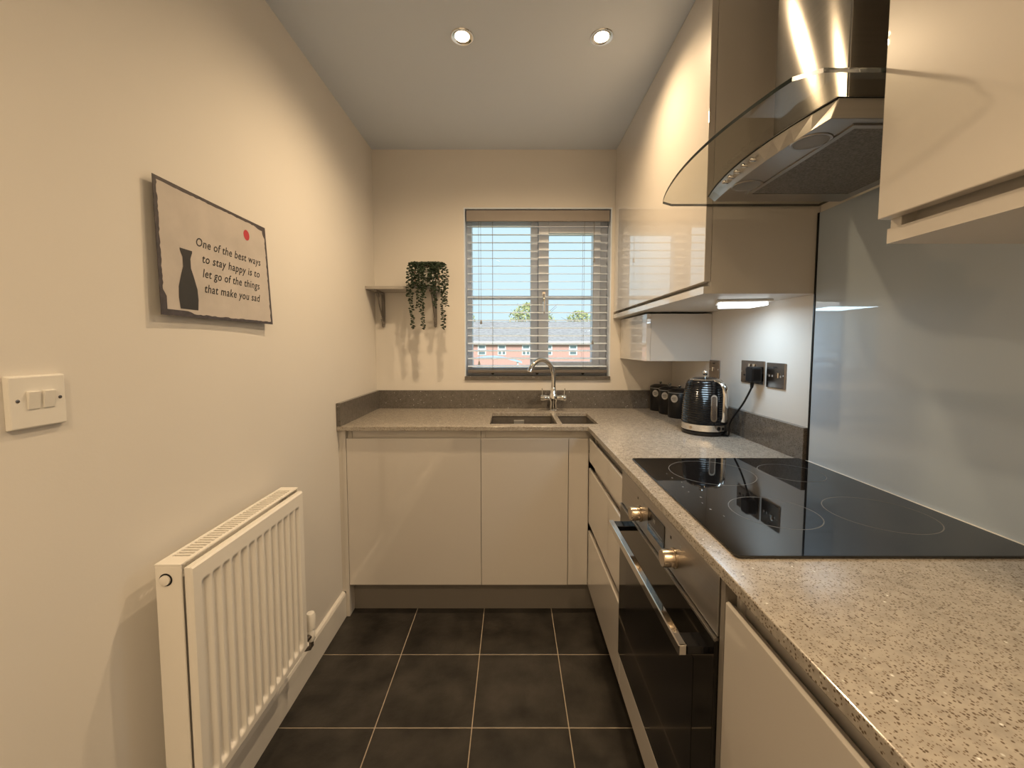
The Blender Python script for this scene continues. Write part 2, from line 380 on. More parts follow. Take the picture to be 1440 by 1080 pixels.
obj('drain', lathe(NB(), [(.04, .705), (.04, .709), (.03, .707)], (.83, 2.01, 0), 24), 'chrome', bo, smooth=True)
obj('drain', lathe(NB(), [(.03, .76), (.03, .764), (.022, .762)], (1.095, 2.01, 0), 24), 'chrome', b2, smooth=True)
tp = thing('mixer_tap', (1.007, 2.226, ZW), 'chrome swan-neck mixer tap with two pin levers behind the sink', 'tap')
tx, ty = 1.007, 2.226
obj('base', lathe(NB(), [(.026, ZW), (.026, ZW + .006), (.020, ZW + .012), (.018, ZW + .05), (.022, ZW + .058), (.022, ZW + .088), (.016, ZW + .098), (.0145, ZW + .125), (.013, ZW + .13)], (tx, ty, 0), 24), 'chrome', tp, smooth=True)
sd = Vector((-.80, -.60, 0)).normalized(); pts = []
pts.append(Vector((tx, ty, ZW + .12))); pts.append(Vector((tx, ty, ZW + .175)))
cz, R = ZW + .185, .088
for k in range(0, 15):
    a = math.radians(k * 11.2); pts.append(Vector((tx, ty, cz)) + sd * (R - R * math.cos(a)) + Vector((0, 0, R * 1.12 * math.sin(a))))
obj('spout', tube(NB(), pts, [.0125] * (len(pts) - 2) + [.013, .0135], 16), 'chrome', tp, smooth=True)
for s in (-1, 1):
    z = ZW + .073
    hb = obj('handle', lathe(NB(), [(.012, s * .018), (.0125, s * .035), (.015, s * .038), (.0155, s * .066), (.013, s * .070)], (tx, ty, z), 20, 'X'), 'chrome', tp, smooth=True)
    obj('lever_pin', tube(NB(), [(tx + s * .060, ty, z + .012), (tx + s * .062, ty, z + .052)], [.0035, .003], 10), 'chrome', hb, smooth=True)

# ---------------------------------------------------------------- base cabinets, sink run
ZDB, ZDT, ZB = .1486, .832, ZW - TH - .0005
def door_y(name, x0, x1, z0, z1, y, parent, th=.019):
    """slab front facing the camera (-Y) with a slanted grip edge along its top"""
    bm = NB(); prism(bm, [(y, z0), (y + th, z0), (y + th, z1 - .016), (y + .004, z1), (y, z1 - .002)], x0, x1, lambda a, b, c: (c, a, b))
    return obj(name, bm, 'gloss', parent, bevel=.0012)
def door_x(name, y0, y1, z0, z1, x, parent, th=.019):
    bm = NB(); prism(bm, [(x, z0), (x + th, z0), (x + th, z1 - .010), (x + .005, z1), (x, z1 - .002)], y0, y1, lambda a, b, c: (a, c, b))
    return obj(name, bm, 'gloss', parent, bevel=.0012)
def carcass_y(parent, x0, x1, back=YB - .03):
    bm = NB(); y = YD + .020; t = .018
    box(bm, x0, x0 + t, y, back, ZDB, ZB); box(bm, x1 - t, x1, y, back, ZDB, ZB); box(bm, x0 + t, x1 - t, y, back, ZDB, ZDB + t); box(bm, x0 + t, x1 - t, back - .008, back, ZDB + t, ZB - .1)
    obj('carcass', bm, 'carcass', parent)
    obj('grip_channel', B(x0 + .0185, x1 - .0185, y + .006, y + .014, ZDT - .06, ZB), 'gloss', parent)
c1 = thing('base_cabinet', (.33, YD + .2, 0), 'wide cashmere base cabinet next to the skirting end', 'cabinet')
door_y('door', .034, .6385, ZDB, ZDT, YD, c1); carcass_y(c1, .034, .639)
obj('end_panel', B(.0165, .0325, YD - .003, YB - .03, 0, ZB), 'carcass', c1, bevel=.0012)
obj('scribe_strip', B(.0005, .0163, YD - .001, YD + .03, .119, ZB), 'carcass', c1)
c2 = thing('base_cabinet', (.86, YD + .2, 0), 'narrower cashmere base cabinet under the sink bowls', 'cabinet')
door_y('door', .6405, 1.034, ZDB, ZDT, YD, c2); carcass_y(c2, .6405, 1.2)
door_y('corner_post', 1.0365, XD - .001, ZDB, ZDT, YD + .001, c2)
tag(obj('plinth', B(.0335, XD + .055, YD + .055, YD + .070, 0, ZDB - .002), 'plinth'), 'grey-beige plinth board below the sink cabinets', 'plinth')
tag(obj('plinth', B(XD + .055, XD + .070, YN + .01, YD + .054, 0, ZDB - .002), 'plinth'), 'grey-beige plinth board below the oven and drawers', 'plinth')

# ---------------------------------------------------------------- right run: drawers, oven, near cabinet
def carcass_x(parent, y0, y1, back=XR - .03, rail=True):
    bm = NB(); x = XD + .0195; t = .012
    box(bm, x, back, y0, y0 + t, ZDB, ZB); box(bm, x, back, y1 - t, y1, ZDB, ZB); box(bm, x, back, y0 + t, y1 - t, ZDB, ZDB + t)
    obj('carcass', bm, 'carcass', parent)
    if rail: obj('grip_channel', B(x + .008, x + .016, y0 + .0125, y1 - .0125, ZDT - .06, ZB), 'carcass', parent)
dr = thing('drawer_unit', (XD + .2, 1.53, 0), 'three-drawer cashmere unit between the oven and the corner', 'drawer unit')
y0, y1 = 1.2585, 1.8085
carcass_x(dr, y0, y1 - .04)
for z0, z1 in ((.731, ZDT), (.446, .698), (ZDB, .410)): door_x('drawer_front', y0, y1, z0, z1, XD, dr)
for z0, z1 in ((.672, .756), (.385, .47)): obj('grip_channel', B(XD + .0205, XD + .026, y0 + .0125, y1 - .042, z0, z1), 'gloss', dr)
ov = thing('built_in_oven', (XD + .2, .955, .24), 'built-in steel and black glass oven under the hob', 'oven')
oy0, oy1 = .6565, 1.2555
obj('body', B(XD + .022, XR - .08, oy0 + .012, oy1 - .012, .275, ZB - .012), 'blackm', ov)
pn = obj('control_panel', B(XD - .002, XD + .021, oy0, oy1, .757, ZB - .006), 'steel2', ov, bevel=.002)
od = obj('door', B(XD - .006, XD + .021, oy0, oy1, .262, .750), 'ovenglass', ov, bevel=.002)
obj('door_top_trim', B(XD - .0075, XD + .021, oy0, oy1, .7502, .7545), 'steel2', od)
obj('inner_window', B(XD - .0066, XD - .0055, oy0 + .075, oy1 - .075, .30, .66), 'black', od)
hn = obj('handle', B(1.069, 1.084, .676, 1.186, .708, .728), 'chrome', ov, bevel=.002)
for a, b in ((.676, .712), (1.150, 1.186)): obj('handle_bracket', B(1.0842, XD - .0062, a, b, .711, .725), 'black', hn, bevel=.001)
for y in (1.069, .838):
    k = obj('control_knob', lathe(NB(), [(.021, XD - .0022), (.021, XD - .006), (.0185, XD - .007), (.0185, XD - .028), (.0165, XD - .0305), (.012, XD - .0305)], (0, y, .797), 28, 'X'), 'brass', ov, smooth=True)
    obj('knob_mark', B(XD - .0025, XD - .0018, y + .020, y + .026, .828, .834), 'ink', pn)
    obj('knob_mark', B(XD - .0025, XD - .0018, y - .030, y - .024, .828, .836), 'print', pn)
ds = obj('display', B(XD - .0035, XD - .0015, .897, 1.008, .782, .838), 'black', ov)
for y, z, h in ((.965, .818, .009), (.957, .818, .009)): obj('digit', B(XD - .0039, XD - .0034, y - .002, y + .002, z, z + h), 'print', ds)
for z in (.802, .794): obj('display_line', B(XD - .0039, XD - .0034, .908, .996, z, z + .0012), 'print', ds)
oc = thing('oven_housing', (XD + .2, .955, 0), 'cashmere filler front in the housing below the oven door', 'cabinet')
door_x('filler_front', oy0, oy1, ZDB, .244, XD, oc)
obj('base_panel', B(XD + .022, XR - .03, oy0 + .002, oy1 - .002, ZDB, ZDB + .018), 'carcass', oc)
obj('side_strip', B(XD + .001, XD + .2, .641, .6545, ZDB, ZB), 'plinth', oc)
nc = thing('base_cabinet', (XD + .2, .34, 0), 'cashmere base cabinet on the far side of the oven from the drawers', 'cabinet')
carcass_x(nc, .038, .6395); door_x('door', .038, .638, ZDB, ZDT, XD, nc)

# ---------------------------------------------------------------- hob
HX0, HX1, HY0, HY1 = 1.156, 1.683, .662, 1.262
hb = thing('induction_hob', (1.42, .96, ZW), 'black glass four-zone hob set on the stone worktop', 'hob')
def rrect(x0, x1, y0, y1, r, n=4):
    P = []
    for cx, cy, a0 in ((x1 - r, y1 - r, 0), (x0 + r, y1 - r, 90), (x0 + r, y0 + r, 180), (x1 - r, y0 + r, 270)):
        for k in range(n + 1):
            a = math.radians(a0 + 90 * k / n); P.append((cx + r * math.cos(a), cy + r * math.sin(a)))
    return P
g = obj('glass_top', prism(NB(), rrect(HX0, HX1, HY0, HY1, .008), ZW + .0002, ZW + .0052), 'hob', hb, bevel=.001)
def ring(x, y, r, w=.0010, z=ZW + .0053):
    bm = NB(); n = 56; a = [bm.verts.new((x + (r - w) * math.cos(2 * PI * k / n), y + (r - w) * math.sin(2 * PI * k / n), z)) for k in range(n)]
    b = [bm.verts.new((x + (r + w) * math.cos(2 * PI * k / n), y + (r + w) * math.sin(2 * PI * k / n), z)) for k in range(n)]
    for k in range(n): bm.faces.new((a[k], a[(k + 1) % n], b[(k + 1) % n], b[k]))
    return obj('zone_ring', bm, 'ringprint', hb)
ring(1.335, 1.118, .110); ring(1.335, .845, .085); ring(1.555, 1.115, .080); ring(1.548, .835, .095)
for k in range(9):
    y = .82 + .035 * k; x = 1.205 + (.012 if k % 3 == 0 else 0)
    obj('touch_mark', B(x, x + (.004 if k % 2 else .002), y, y + .006, ZW + .0052, ZW + .0054), 'ringprint', hb)

# ---------------------------------------------------------------- wall cabinets
def wall_unit(y0, y1, label, XC=XC, ztop=ZC - .002):
    t = thing('wall_cabinet', (XC + .15, (y0 + y1) / 2, ZCB), label, 'wall cabinet')
    bm = NB(); x = XC + .0205; k = .018; xb = XR - .001 if y1 > 1.3 else XR - .0095
    box(bm, x, xb, y0, y0 + k, ZCB, ztop); box(bm, x, xb, y1 - k, y1, ZCB, ztop)
    box(bm, x, xb, y0 + k, y1 - k, ztop - k, ztop); box(bm, xb - .006, xb, y0 + k, y1 - k, ZCB + k, ztop - k)
    obj('carcass', bm, 'carcass', t, bevel=.001)
    obj('bottom_panel', B(XC + .019 if y1 < 1.3 else XC + .002, xb, y0 + .0002, y1 - .0002, ZCB - .001, ZCB + .021), 'carcass', t, bevel=.001)
    xl = XC + .019 if y1 < 1.3 else XC + .002
    obj('front_lip', B(xl - .003, xl - .0002, y0 + .0002, y1 - .0002, ZCB - .001, ZCB + .021), 'gloss', t)
    obj('grip_channel', B(x + .022, x + .028, y0 + k, y1 - k, ZCB + .021, ZCB + .09), 'carcass', t)
    obj('door', B(XC, XC + .0195, y0, y1, ZCB + .035, ztop - .001), 'gloss', t, bevel=.0015)
    return t
wall_unit(1.2425, YB - .003, 'tall glossy cashmere wall cabinet reaching from window wall to hood')
wall_unit(.042, .6425, 'glossy cashmere wall cabinet on the other side of the hood from the window', 1.343)
bx = thing('small_wall_cabinet', (1.55, 2.1, 1.176), 'small pale box cabinet hung beneath the tall wall cabinet by the window', 'wall cabinet')
bm = NB(); box(bm, 1.419, XR - .001, 1.886, 1.904, 1.176, 1.394); box(bm, 1.419, XR - .001, YB - .02, YB - .002, 1.176, 1.394); box(bm, 1.419, XR - .001, 1.904, YB - .02, 1.176, 1.194)
obj('carcass', bm, 'carcass', bx, bevel=.001)
obj('door', B(1.399, 1.4185, 1.886, YB - .002, 1.176, 1.394), 'gloss', bx, bevel=.0012)
# under-cabinet light
ul = thing('under_cabinet_light', (1.56, 1.42, ZCB - .033), 'slim white wedge light under the tall wall cabinet lighting the sockets', 'light')
lt = NB(); prism(lt, [(1.475, 1.395), (1.650, 1.365), (1.650, 1.49), (1.53, 1.52)], ZCB - .010, ZCB - .0015); obj('housing', lt, 'plastic', ul, bevel=.003)
obj('diffuser', prism(NB(), [(1.485, 1.401), (1.638, 1.375), (1.638, 1.48), (1.535, 1.51)], ZCB - .022, ZCB - .0102), 'led', ul, bevel=.003)
AL = bpy.data.lights.new('led_glow', 'AREA'); AL.energy = 1.5; AL.size = .16; AL.color = (.62, .84, 1)
ao = bpy.data.objects.new('led_glow', AL); COL.objects.link(ao); ao.parent = ul; ao.location = (-.085, .01, .004)

# ---------------------------------------------------------------- cooker hood
ho = thing('cooker_hood', (1.5, .94, 1.627), 'brushed steel chimney cooker hood with curved glass canopy', 'cooker hood')
gy0, gy1, gx1 = .646, 1.238, XR - .011
fr = []
for k in range(0, 29):
    s = k / 28; y = gy1 + (gy0 - gy1) * s; x = 1.180 + .044 * (2 * s - 1) ** 2
    d = min(s, 1 - s) * (gy1 - gy0); c = .028
    if d < c: x += c - math.sqrt(max(0, c * c - (c - d) ** 2))
    fr.append((x, y))
poly = fr + [(gx1, gy0), (gx1, gy1)]
bm = NB(); prism(bm, poly, 1.659, 1.666)
for f_ in bm.faces: f_.material_index = 1 if abs(f_.normal.z if f_.normal.length else 0) < .5 else 0
bm.normal_update()
for f_ in bm.faces: f_.material_index = 0 if abs(f_.normal.z) > .5 else 1
obj('glass_canopy', bm, ['hoodglass', 'edge'], ho)
bodyT = [(1.323 - .031 * (1 - (2 * k / 10 - 1) ** 2), 1.156 + (.705 - 1.156) * k / 10) for k in range(11)] + [(1.66, .705), (1.66, 1.156)]
bodyB = [(1.316 - .012 * (1 - (2 * k / 10 - 1) ** 2), 1.106 + (.712 - 1.106) * k / 10) for k in range(11)] + [(1.65, .712), (1.65, 1.106)]
bm = NB(); a = [bm.verts.new((x, y, 1.627)) for x, y in bodyB]; b = [bm.verts.new((x, y, 1.6565)) for x, y in bodyT]
bm.faces.new(a[::-1]); bm.faces.new(b); n = len(a)
for k in range(n): bm.faces.new((a[k], a[(k + 1) % n], b[(k + 1) % n], b[k]))
obj('body', bm, 'steel2', ho, bevel=.001)
bm = NB(); prism(bm, [(x - .002, y) for x, y in bodyT[:11]] + [(1.66, .703), (1.66, 1.158)], 1.6566, 1.6588); obj('seal', bm, 'blackm', ho)
fx0, fx1, fy0, fy1 = 1.378, 1.618, .738, 1.044
bm = NB(); w = .010
for q in ((fx0 - w, fx0, fy0 - w, fy1 + w), (fx1, fx1 + w, fy0 - w, fy1 + w), (fx0, fx1, fy0 - w, fy0), (fx0, fx1, fy1, fy1 + w)): box(bm, *q, 1.6242, 1.6269)
obj('filter_frame', bm, 'steel2', ho)
fl = obj('grease_filter', B(fx0, fx1, fy0, fy1, 1.6252, 1.6269), 'filter', ho)
for y in (.79, .998):
    lp = obj('lamp_ring', lathe(NB(), [(.034, 1.6269), (.033, 1.6250), (.029, 1.6248), (.028, 1.6255)], (1.340, y, 0), 28), 'steel2', ho, smooth=True)
    obj('lamp_lens', lathe(NB(), [(.0278, 1.6254), (.024, 1.6244), (.01, 1.6242)], (1.340, y, 0), 24), 'print', lp, smooth=True)
for k in range(5):
    y = 1.016 - .030 * k; s = (1.156 - y) / .451; x = 1.323 - .031 * (1 - (2 * s - 1) ** 2) + .001
    obj('button', lathe(NB(), [(.0045, x + .006), (.0045, x - .006), (.003, x - .008)], (0, y, 1.642), 12, 'X'), 'chrome', ho, smooth=True)
bm = NB(); prism(bm, rrect(1.43, XR - .0012, .822, 1.053, .004, 3), 1.6665, ZC - .001); obj('chimney', bm, 'steel', ho, smooth=True)

# ---------------------------------------------------------------- kettle, cord, canisters
KX, KY = 1.572, 1.668
ke = thing('kettle', (KX, KY, ZW), 'glossy black ribbed kettle with chrome handle on the worktop', 'kettle')
obj('base', lathe(NB(), [(.080, ZW), (.086, ZW + .004), (.086, ZW + .014), (.082, ZW + .017)], (KX, KY, 0), 40), 'black', ke, smooth=True)
bd = obj('steel_band', lathe(NB(), [(.083, ZW + .0172), (.0865, ZW + .019), (.0865, ZW + .044), (.084, ZW + .046)], (KX, KY, 0), 40), 'chrome', ke, smooth=True)
prof = []; nr = 18
for k in range(nr * 4 + 1):
    s = k / (nr * 4); z = ZW + .0462 + s * .160
    r = .0865 - .006 * s - .0105 * s ** 4 + .0011 * math.sin(2 * PI * nr * s)
    prof.append((r, z))
prof += [(.066, ZW + .214), (.060, ZW + .2185)]
obj('body', lathe(NB(), prof, (KX, KY, 0), 48), 'black', ke, smooth=True)
obj('rim', lathe(NB(), [(.0605, ZW + .2186), (.0615, ZW + .221), (.058, ZW + .2235), (.05, ZW + .224)], (KX, KY, 0), 40), 'chrome', ke, smooth=True)
lid = obj('lid', lathe(NB(), [(.0495, ZW + .2242), (.04, ZW + .228), (.01, ZW + .230)], (KX, KY, 0), 32), 'black', ke, smooth=True)
kn = NB(); sphere(kn, (KX, KY, ZW + .2475), .0115); obj('knob', kn, 'chrome', lid, smooth=True)
obj('knob_stem', lathe(NB(), [(.006, ZW + .2301), (.004, ZW + .238)], (KX, KY, 0), 12), 'chrome', lid, smooth=True)
right = Vector((.903, -.43, 0)); tocam = Vector((-.43, -.903, 0))
hd = (right * .70 + tocam * .71).normalized(); sidev = hd.cross(Vector((0, 0, 1))).normalized()
path = [(.050, .2165), (.072, .215), (.090, .207), (.101, .190), (.105, .165), (.105, .12), (.104, .075), (.099, .062)]
bm = NB(); rings = []
for i, (r, z) in enumerate(path):
    p0 = Vector(path[max(i - 1, 0)]); p1 = Vector(path[min(i + 1, len(path) - 1)]); tt = (p1 - p0).normalized(); nn = Vector((-tt.y, tt.x))
    c = Vector((KX, KY, ZW)) + hd * r + Vector((0, 0, z)); N3 = hd * nn.x + Vector((0, 0, nn.y))
    rings.append([bm.verts.new(c + sidev * .0125 * math.cos(a) + N3 * .007 * math.sin(a)) for a in [2 * PI * q / 14 for q in range(14)]])
for a, b in zip(rings, rings[1:]):
    for k in range(14): bm.faces.new((a[k], a[(k + 1) % 14], b[(k + 1) % 14], b[k]))
bm.faces.new(rings[0][::-1]); bm.faces.new(rings[-1])
obj('handle', bm, 'chrome', ke, smooth=True)
def oval_on(dirv, rad, hw, z0, z1, bulge, m, name, parent):
    """rounded upright plate wrapped on the kettle wall"""
    bm = NB(); side = dirv.cross(Vector((0, 0, 1))); P = []; n = 24
    for k in range(n):
        a = 2 * PI * k / n; u = hw * math.cos(a); v = math.sin(a); zz = (z1 - hw if v > 0 else z0 + hw) + hw * v
        P.append((u, zz))
    f = lambda u, zz, d: Vector((KX, KY, 0)) + dirv * (math.sqrt(max(rad(zz) ** 2 - u * u, 1e-6)) + d) + side * u + Vector((0, 0, zz))
    a = [bm.verts.new(f(u, zz, -.003)) for u, zz in P]; b = [bm.verts.new(f(u, zz, bulge)) for u, zz in P]
    bm.faces.new(a[::-1]); bm.faces.new(b)
    for k in range(n): bm.faces.new((a[k], a[(k + 1) % n], b[(k + 1) % n], b[k]))
    return obj(name, bm, m, parent, smooth=True)
krad = lambda z: .0865 - .006 * (z - ZW - .046) / .16
gd = (right * .40 + tocam * .91).normalized()
gg = oval_on(gd, krad, .0125, ZW + .060, ZW + .165, .003, 'chrome', 'gauge_frame', ke)
oval_on(gd, krad, .0085, ZW + .066, ZW + .159, .0042, 'nickel', 'gauge_window', gg)
for dv, w_, m_ in ((right * .62 + tocam * .78, .008, 'black'), (right * .80 + tocam * .6, .006, 'black'), (right * -.55 + tocam * .83, .006, 'brass')):
    oval_on(dv.normalized(), lambda z: .0865, w_, ZW + .024, ZW + .024 + max(2 * w_, .012) * (.5 if False else 1) + (.009 if False else 0), .0006, m_, 'band_mark', bd)
# plug and cord
pc = thing('power_cord', (1.66, 1.54, ZW), 'black kettle plug and cable in the double socket', 'power cord')
pl = NB(); prism(pl, rrect(1.474, 1.521, 1.114, 1.170, .010), 0, .036, lambda a, b, c: (XR - .0135 - c, a, b)); plug = obj('plug', pl, 'blackm', pc, bevel=.005)
obj('cable_grip', tube(NB(), [(XR - .034, 1.498, 1.116), (XR - .035, 1.500, 1.092)], [.008, .005], 10), 'blackm', plug, smooth=True)
cp = []
P = [Vector(q) for q in ((XR - .035, 1.500, 1.093), (XR - .037, 1.545, 1.03), (XR - .055, 1.60, .945), (1.640, 1.600, ZW + .006), (1.624, 1.592, ZW + .0045), (1.612, 1.588, ZW + .006))]
def bez(P, n=8):
    out = []
    for i in range(len(P) - 1):
        p0, p1, p2, p3 = P[max(i - 1, 0)], P[i], P[i + 1], P[min(i + 2, len(P) - 1)]
        for k in range(n):
            t = k / n; out.append(.5 * ((2 * p1) + (p2 - p0) * t + (2 * p0 - 5 * p1 + 4 * p2 - p3) * t * t + (3 * p1 - p0 - 3 * p2 + p3) * t ** 3))
    return out + [P[-1]]
obj('cable', tube(NB(), bez(P), .0036, 8), 'blackm', pc, smooth=True)
for (x, y), lb in (((1.618, 2.03), 'black lidded storage canister standing next to the kettle'), ((1.614, 2.145), 'black lidded storage canister in the middle of the three'), ((1.606, 2.260), 'black lidded storage canister deepest in the corner by the window wall')):
    t = thing('storage_canister', (x, y, ZW), lb, 'canister', 'black canisters beside the kettle')
    obj('body', lathe(NB(), [(.051, ZW), (.053, ZW + .003), (.0545, ZW + .122), (.053, ZW + .124)], (x, y, 0), 36), 'blackm', t, smooth=True)
    obj('rim', lathe(NB(), [(.0555, ZW + .1242), (.0565, ZW + .1255), (.0555, ZW + .127)], (x, y, 0), 36), 'chromeplate', t, smooth=True)
    ld = obj('lid', lathe(NB(), [(.055, ZW + .1272), (.054, ZW + .136), (.035, ZW + .144), (.006, ZW + .146)], (x, y, 0), 36), 'blackm', t, smooth=True)
    obj('lid_knob', lathe(NB(), [(.004, ZW + .1461), (.004, ZW + .150), (.009, ZW + .156), (.009, ZW + .160), (.004, ZW + .164)], (x, y, 0), 16), 'chrome', ld, smooth=True)
    d = Vector((-.74, -.67, 0)); s = d.cross(Vector((0, 0, 1))); c = Vector((x, y, ZW + .098)) + d * .0536
    bm = NB(); n = 20; ra = [bm.verts.new(c + s * .017 * math.cos(2 * PI * k / n) + Vector((0, 0, .019 * math.sin(2 * PI * k / n))) - d * .004) for k in range(n)]
    rb = [bm.verts.new(v.co + d * .0055) for v in ra]; bm.faces.new(ra[::-1]); bm.faces.new(rb)
    for k in range(n): bm.faces.new((ra[k], ra[(k + 1) % n], rb[(k + 1) % n], rb[k]))
    bg_ = obj('badge', bm, 'chromeplate', t)
    bm = NB()
    for zz, hw in ((.006, .009), (0, .012), (-.006, .008)):
        q = [c + d * .0018 + s * u * hw + Vector((0, 0, zz + w_)) for u, w_ in ((-1, -.0012), (1, -.0012), (1, .0012), (-1, .0012))]
        bm.faces.new([bm.verts.new(p) for p in q])
    obj('badge_print', bm, 'ink', bg_)

# ---------------------------------------------------------------- sockets on the right wall, light switch on the left wall
def socket(y0, y1, z0, z1, kind, label):
    t = thing('wall_socket', (XR, (y0 + y1) / 2, z0), label, 'socket')
    p = obj('plate', B(XR - .006, XR - .0005, y0, y1, z0, z1), 'nickel', t, bevel=.002)
    h, w = z1 - z0, y1 - y0; zc = (z0 + z1) / 2
    def pins(yc):
        for dy, dz, a, b in ((0, .012, .003, .006), (-.011, -.008, .005, .003), (.011, -.008, .005, .003)):
            obj('pin_hole', B(XR - .0066, XR - .0058, yc + dy - a, yc + dy + a, zc - .006 + dz - b, zc - .006 + dz + b), 'blackm', p)
    def rocker(yc, zz): obj('rocker', B(XR - .0105, XR - .0062, yc - .006, yc + .006, zz - .010, zz + .010), 'chrome', t, bevel=.002)
    if kind == 'double': pins(y0 + w * .76); pins(y0 + w * .25); rocker(y0 + w * .60, z0 + h * .76); rocker(y0 + w * .40, z0 + h * .76)
    elif kind == 'single':
        rocker(y0 + w * .35, z0 + h * .52); obj('indicator', B(XR - .0075, XR - .0062, y0 + w * .44, y0 + w * .58, z0 + h * .80, z0 + h * .86), 'ink', t)
        for q in (.62, .78, .18): obj('engraved_mark', B(XR - .0066, XR - .0058, y0 + w * q, y0 + w * q + .006, z0 + h * .44, z0 + h * .52), 'chromeplate', p)
    else:
        rocker(y0 + w * .6, z0 + h * .52); obj('indicator', B(XR - .0075, XR - .0062, y0 + w * .44, y0 + w * .58, z0 + h * .80, z0 + h * .86), 'ink', t)
    for yy in (y0 + .008, y1 - .008): obj('screw', lathe(NB(), [(.003, XR - .0062), (.003, XR - .0068), (.001, XR - .0070)], (0, yy, zc), 10, 'X'), 'chrome', p)
socket(1.478, 1.626, 1.104, 1.190, 'double', 'dark metal double wall socket with the kettle plugged in')
socket(1.364, 1.464, 1.099, 1.187, 'single', 'dark metal switched plate next to the glass splashback')
socket(1.800, 1.890, 1.098, 1.182, 'spur', 'dark metal plate half hidden behind the kettle lid')
sw = thing('light_switch', (0, .663, 1.112), 'white plastic two-gang light switch on the wall near the sign', 'light switch')
bm = NB(); v0 = [bm.verts.new((.0005, y, z)) for y, z in ((.620, 1.113), (.703, 1.113), (.703, 1.199), (.620, 1.199))]; v1 = [bm.verts.new((.009, y, z)) for y, z in ((.6215, 1.1145), (.7015, 1.1145), (.7015, 1.1975), (.6215, 1.1975))]
bm.faces.new(v0[::-1]); bm.faces.new(v1)
for k in range(4): bm.faces.new((v0[k], v0[(k + 1) % 4], v1[(k + 1) % 4], v1[k]))
obj('plate', bm, 'plastic', sw, bevel=.002)
for y in (.6525, .6745):
    bm = NB(); prism(bm, [(.0088, 1.144), (.0105, 1.144), (.0145, 1.1725), (.0088, 1.1735)], y - .0085, y + .0085, lambda a, b, c: (a, c, b)); obj('rocker', bm, 'plastic', sw, bevel=.0008)
for y in (.632, .692): obj('screw', lathe(NB(), [(.0028, .0091), (.0028, .0096), (.001, .0098)], (0, y, 1.159), 12, 'X'), 'nickel', sw)

# ---------------------------------------------------------------- tin sign on the left wall
SY0, SY1, SZ0, SZ1 = .893, 1.300, 1.314, 1.613
sg = thing('wall_sign', (0, 1.096, SZ0), 'grey tin wall sign with dark worn edges and a four-line saying', 'sign')
def sx(u, v): return .007 + .010 * (1 - v) * u * u + .006 * (1 - u) ** 2 + .004 * (1 - v)
def spt(u, v, d): return (sx(u, v) + d, SY0 + (SY1 - SY0) * u, SZ0 + (SZ1 - SZ0) * v)
def sheet(u0, u1, v0, v1, d0, d1, n, m, name, jag=0., cut=0.):
    bm = NB(); R = random.Random(3); G = [[None] * (n + 1) for _ in range(n + 1)]; G2 = [[None] * (n + 1) for _ in range(n + 1)]
    for i in range(n + 1):
        for j in range(n + 1):
            u, v = u0 + (u1 - u0) * i / n, v0 + (v1 - v0) * j / n
            if jag:
                if i == 0: u += R.random() * jag + cut * max(0, .16 - j / n) * 1.4
                if i == n: u -= R.random() * jag + cut * max(0, j / n - .90)
                if j == 0: v += R.random() * jag + cut * max(0, .22 - i / n) * 1.0
                if j == n: v -= R.random() * jag + cut * max(0, i / n - .88)
            G[i][j] = bm.verts.new(spt(u, v, d0)); G2[i][j] = bm.verts.new(spt(u, v, d1))
    for i in range(n):
        for j in range(n):
            bm.faces.new((G[i][j], G[i + 1][j], G[i + 1][j + 1], G[i][j + 1])); bm.faces.new((G2[i][j], G2[i + 1][j], G2[i + 1][j + 1], G2[i][j + 1]))
    for k in range(n):
        for a, b in (((k, 0), (k + 1, 0)), ((k, n), (k + 1, n)), ((0, k), (0, k + 1)), ((n, k), (n, k + 1))):
            bm.faces.new((G[a[0]][a[1]], G[b[0]][b[1]], G2[b[0]][b[1]], G2[a[0]][a[1]]))
    return obj(name, bm, m, sg)
sheet(0, 1, 0, 1, 0, .0012, 16, 'sign_edge', 'plate')
sheet(.018, .982, .022, .976, .00122, .0015, 40, 'sign_face', 'painted_face', .008, .5)
def text_mesh(txt, y0, y1, z, size):
    cu = bpy.data.curves.new('lettering', 'FONT'); cu.body = txt; cu.size = size; cu.shear = .25; cu.offset = .0003; cu.resolution_u = 3; cu.space_character = 1.08
    to = bpy.data.objects.new('lettering', cu); COL.objects.link(to); dg = bpy.context.evaluated_depsgraph_get(); dg.update()
    me = bpy.data.meshes.new_from_object(to.evaluated_get(dg)); bpy.data.objects.remove(to)
    bm = NB(); bm.from_mesh(me); xs = [v.co.x for v in bm.verts]; a, b = min(xs), max(xs)
    for v in bm.verts:
        Y = y0 + (v.co.x - a) / (b - a) * (y1 - y0); Z = z + v.co.y
        v.co = spt((Y - SY0) / (SY1 - SY0), (Z - SZ0) / (SZ1 - SZ0), .0019)
    return obj('lettering', bm, 'ink', sg)
for txt, a, b, z in (('One of the best ways', 1.008, 1.262, 1.489), ('to stay happy is to', 1.025, 1.253, 1.452), ('let go of the things', 1.023, 1.249, 1.416), ('that make you sad', 1.027, 1.247, 1.379)):
    text_mesh(txt, a, b, z, .030)
def flat(P, m, name):
    bm = NB(); bm.faces.new([bm.verts.new(spt((y - SY0) / (SY1 - SY0), (z - SZ0) / (SZ1 - SZ0), .0019)) for y, z in P]); return obj(name, bm, m, sg)
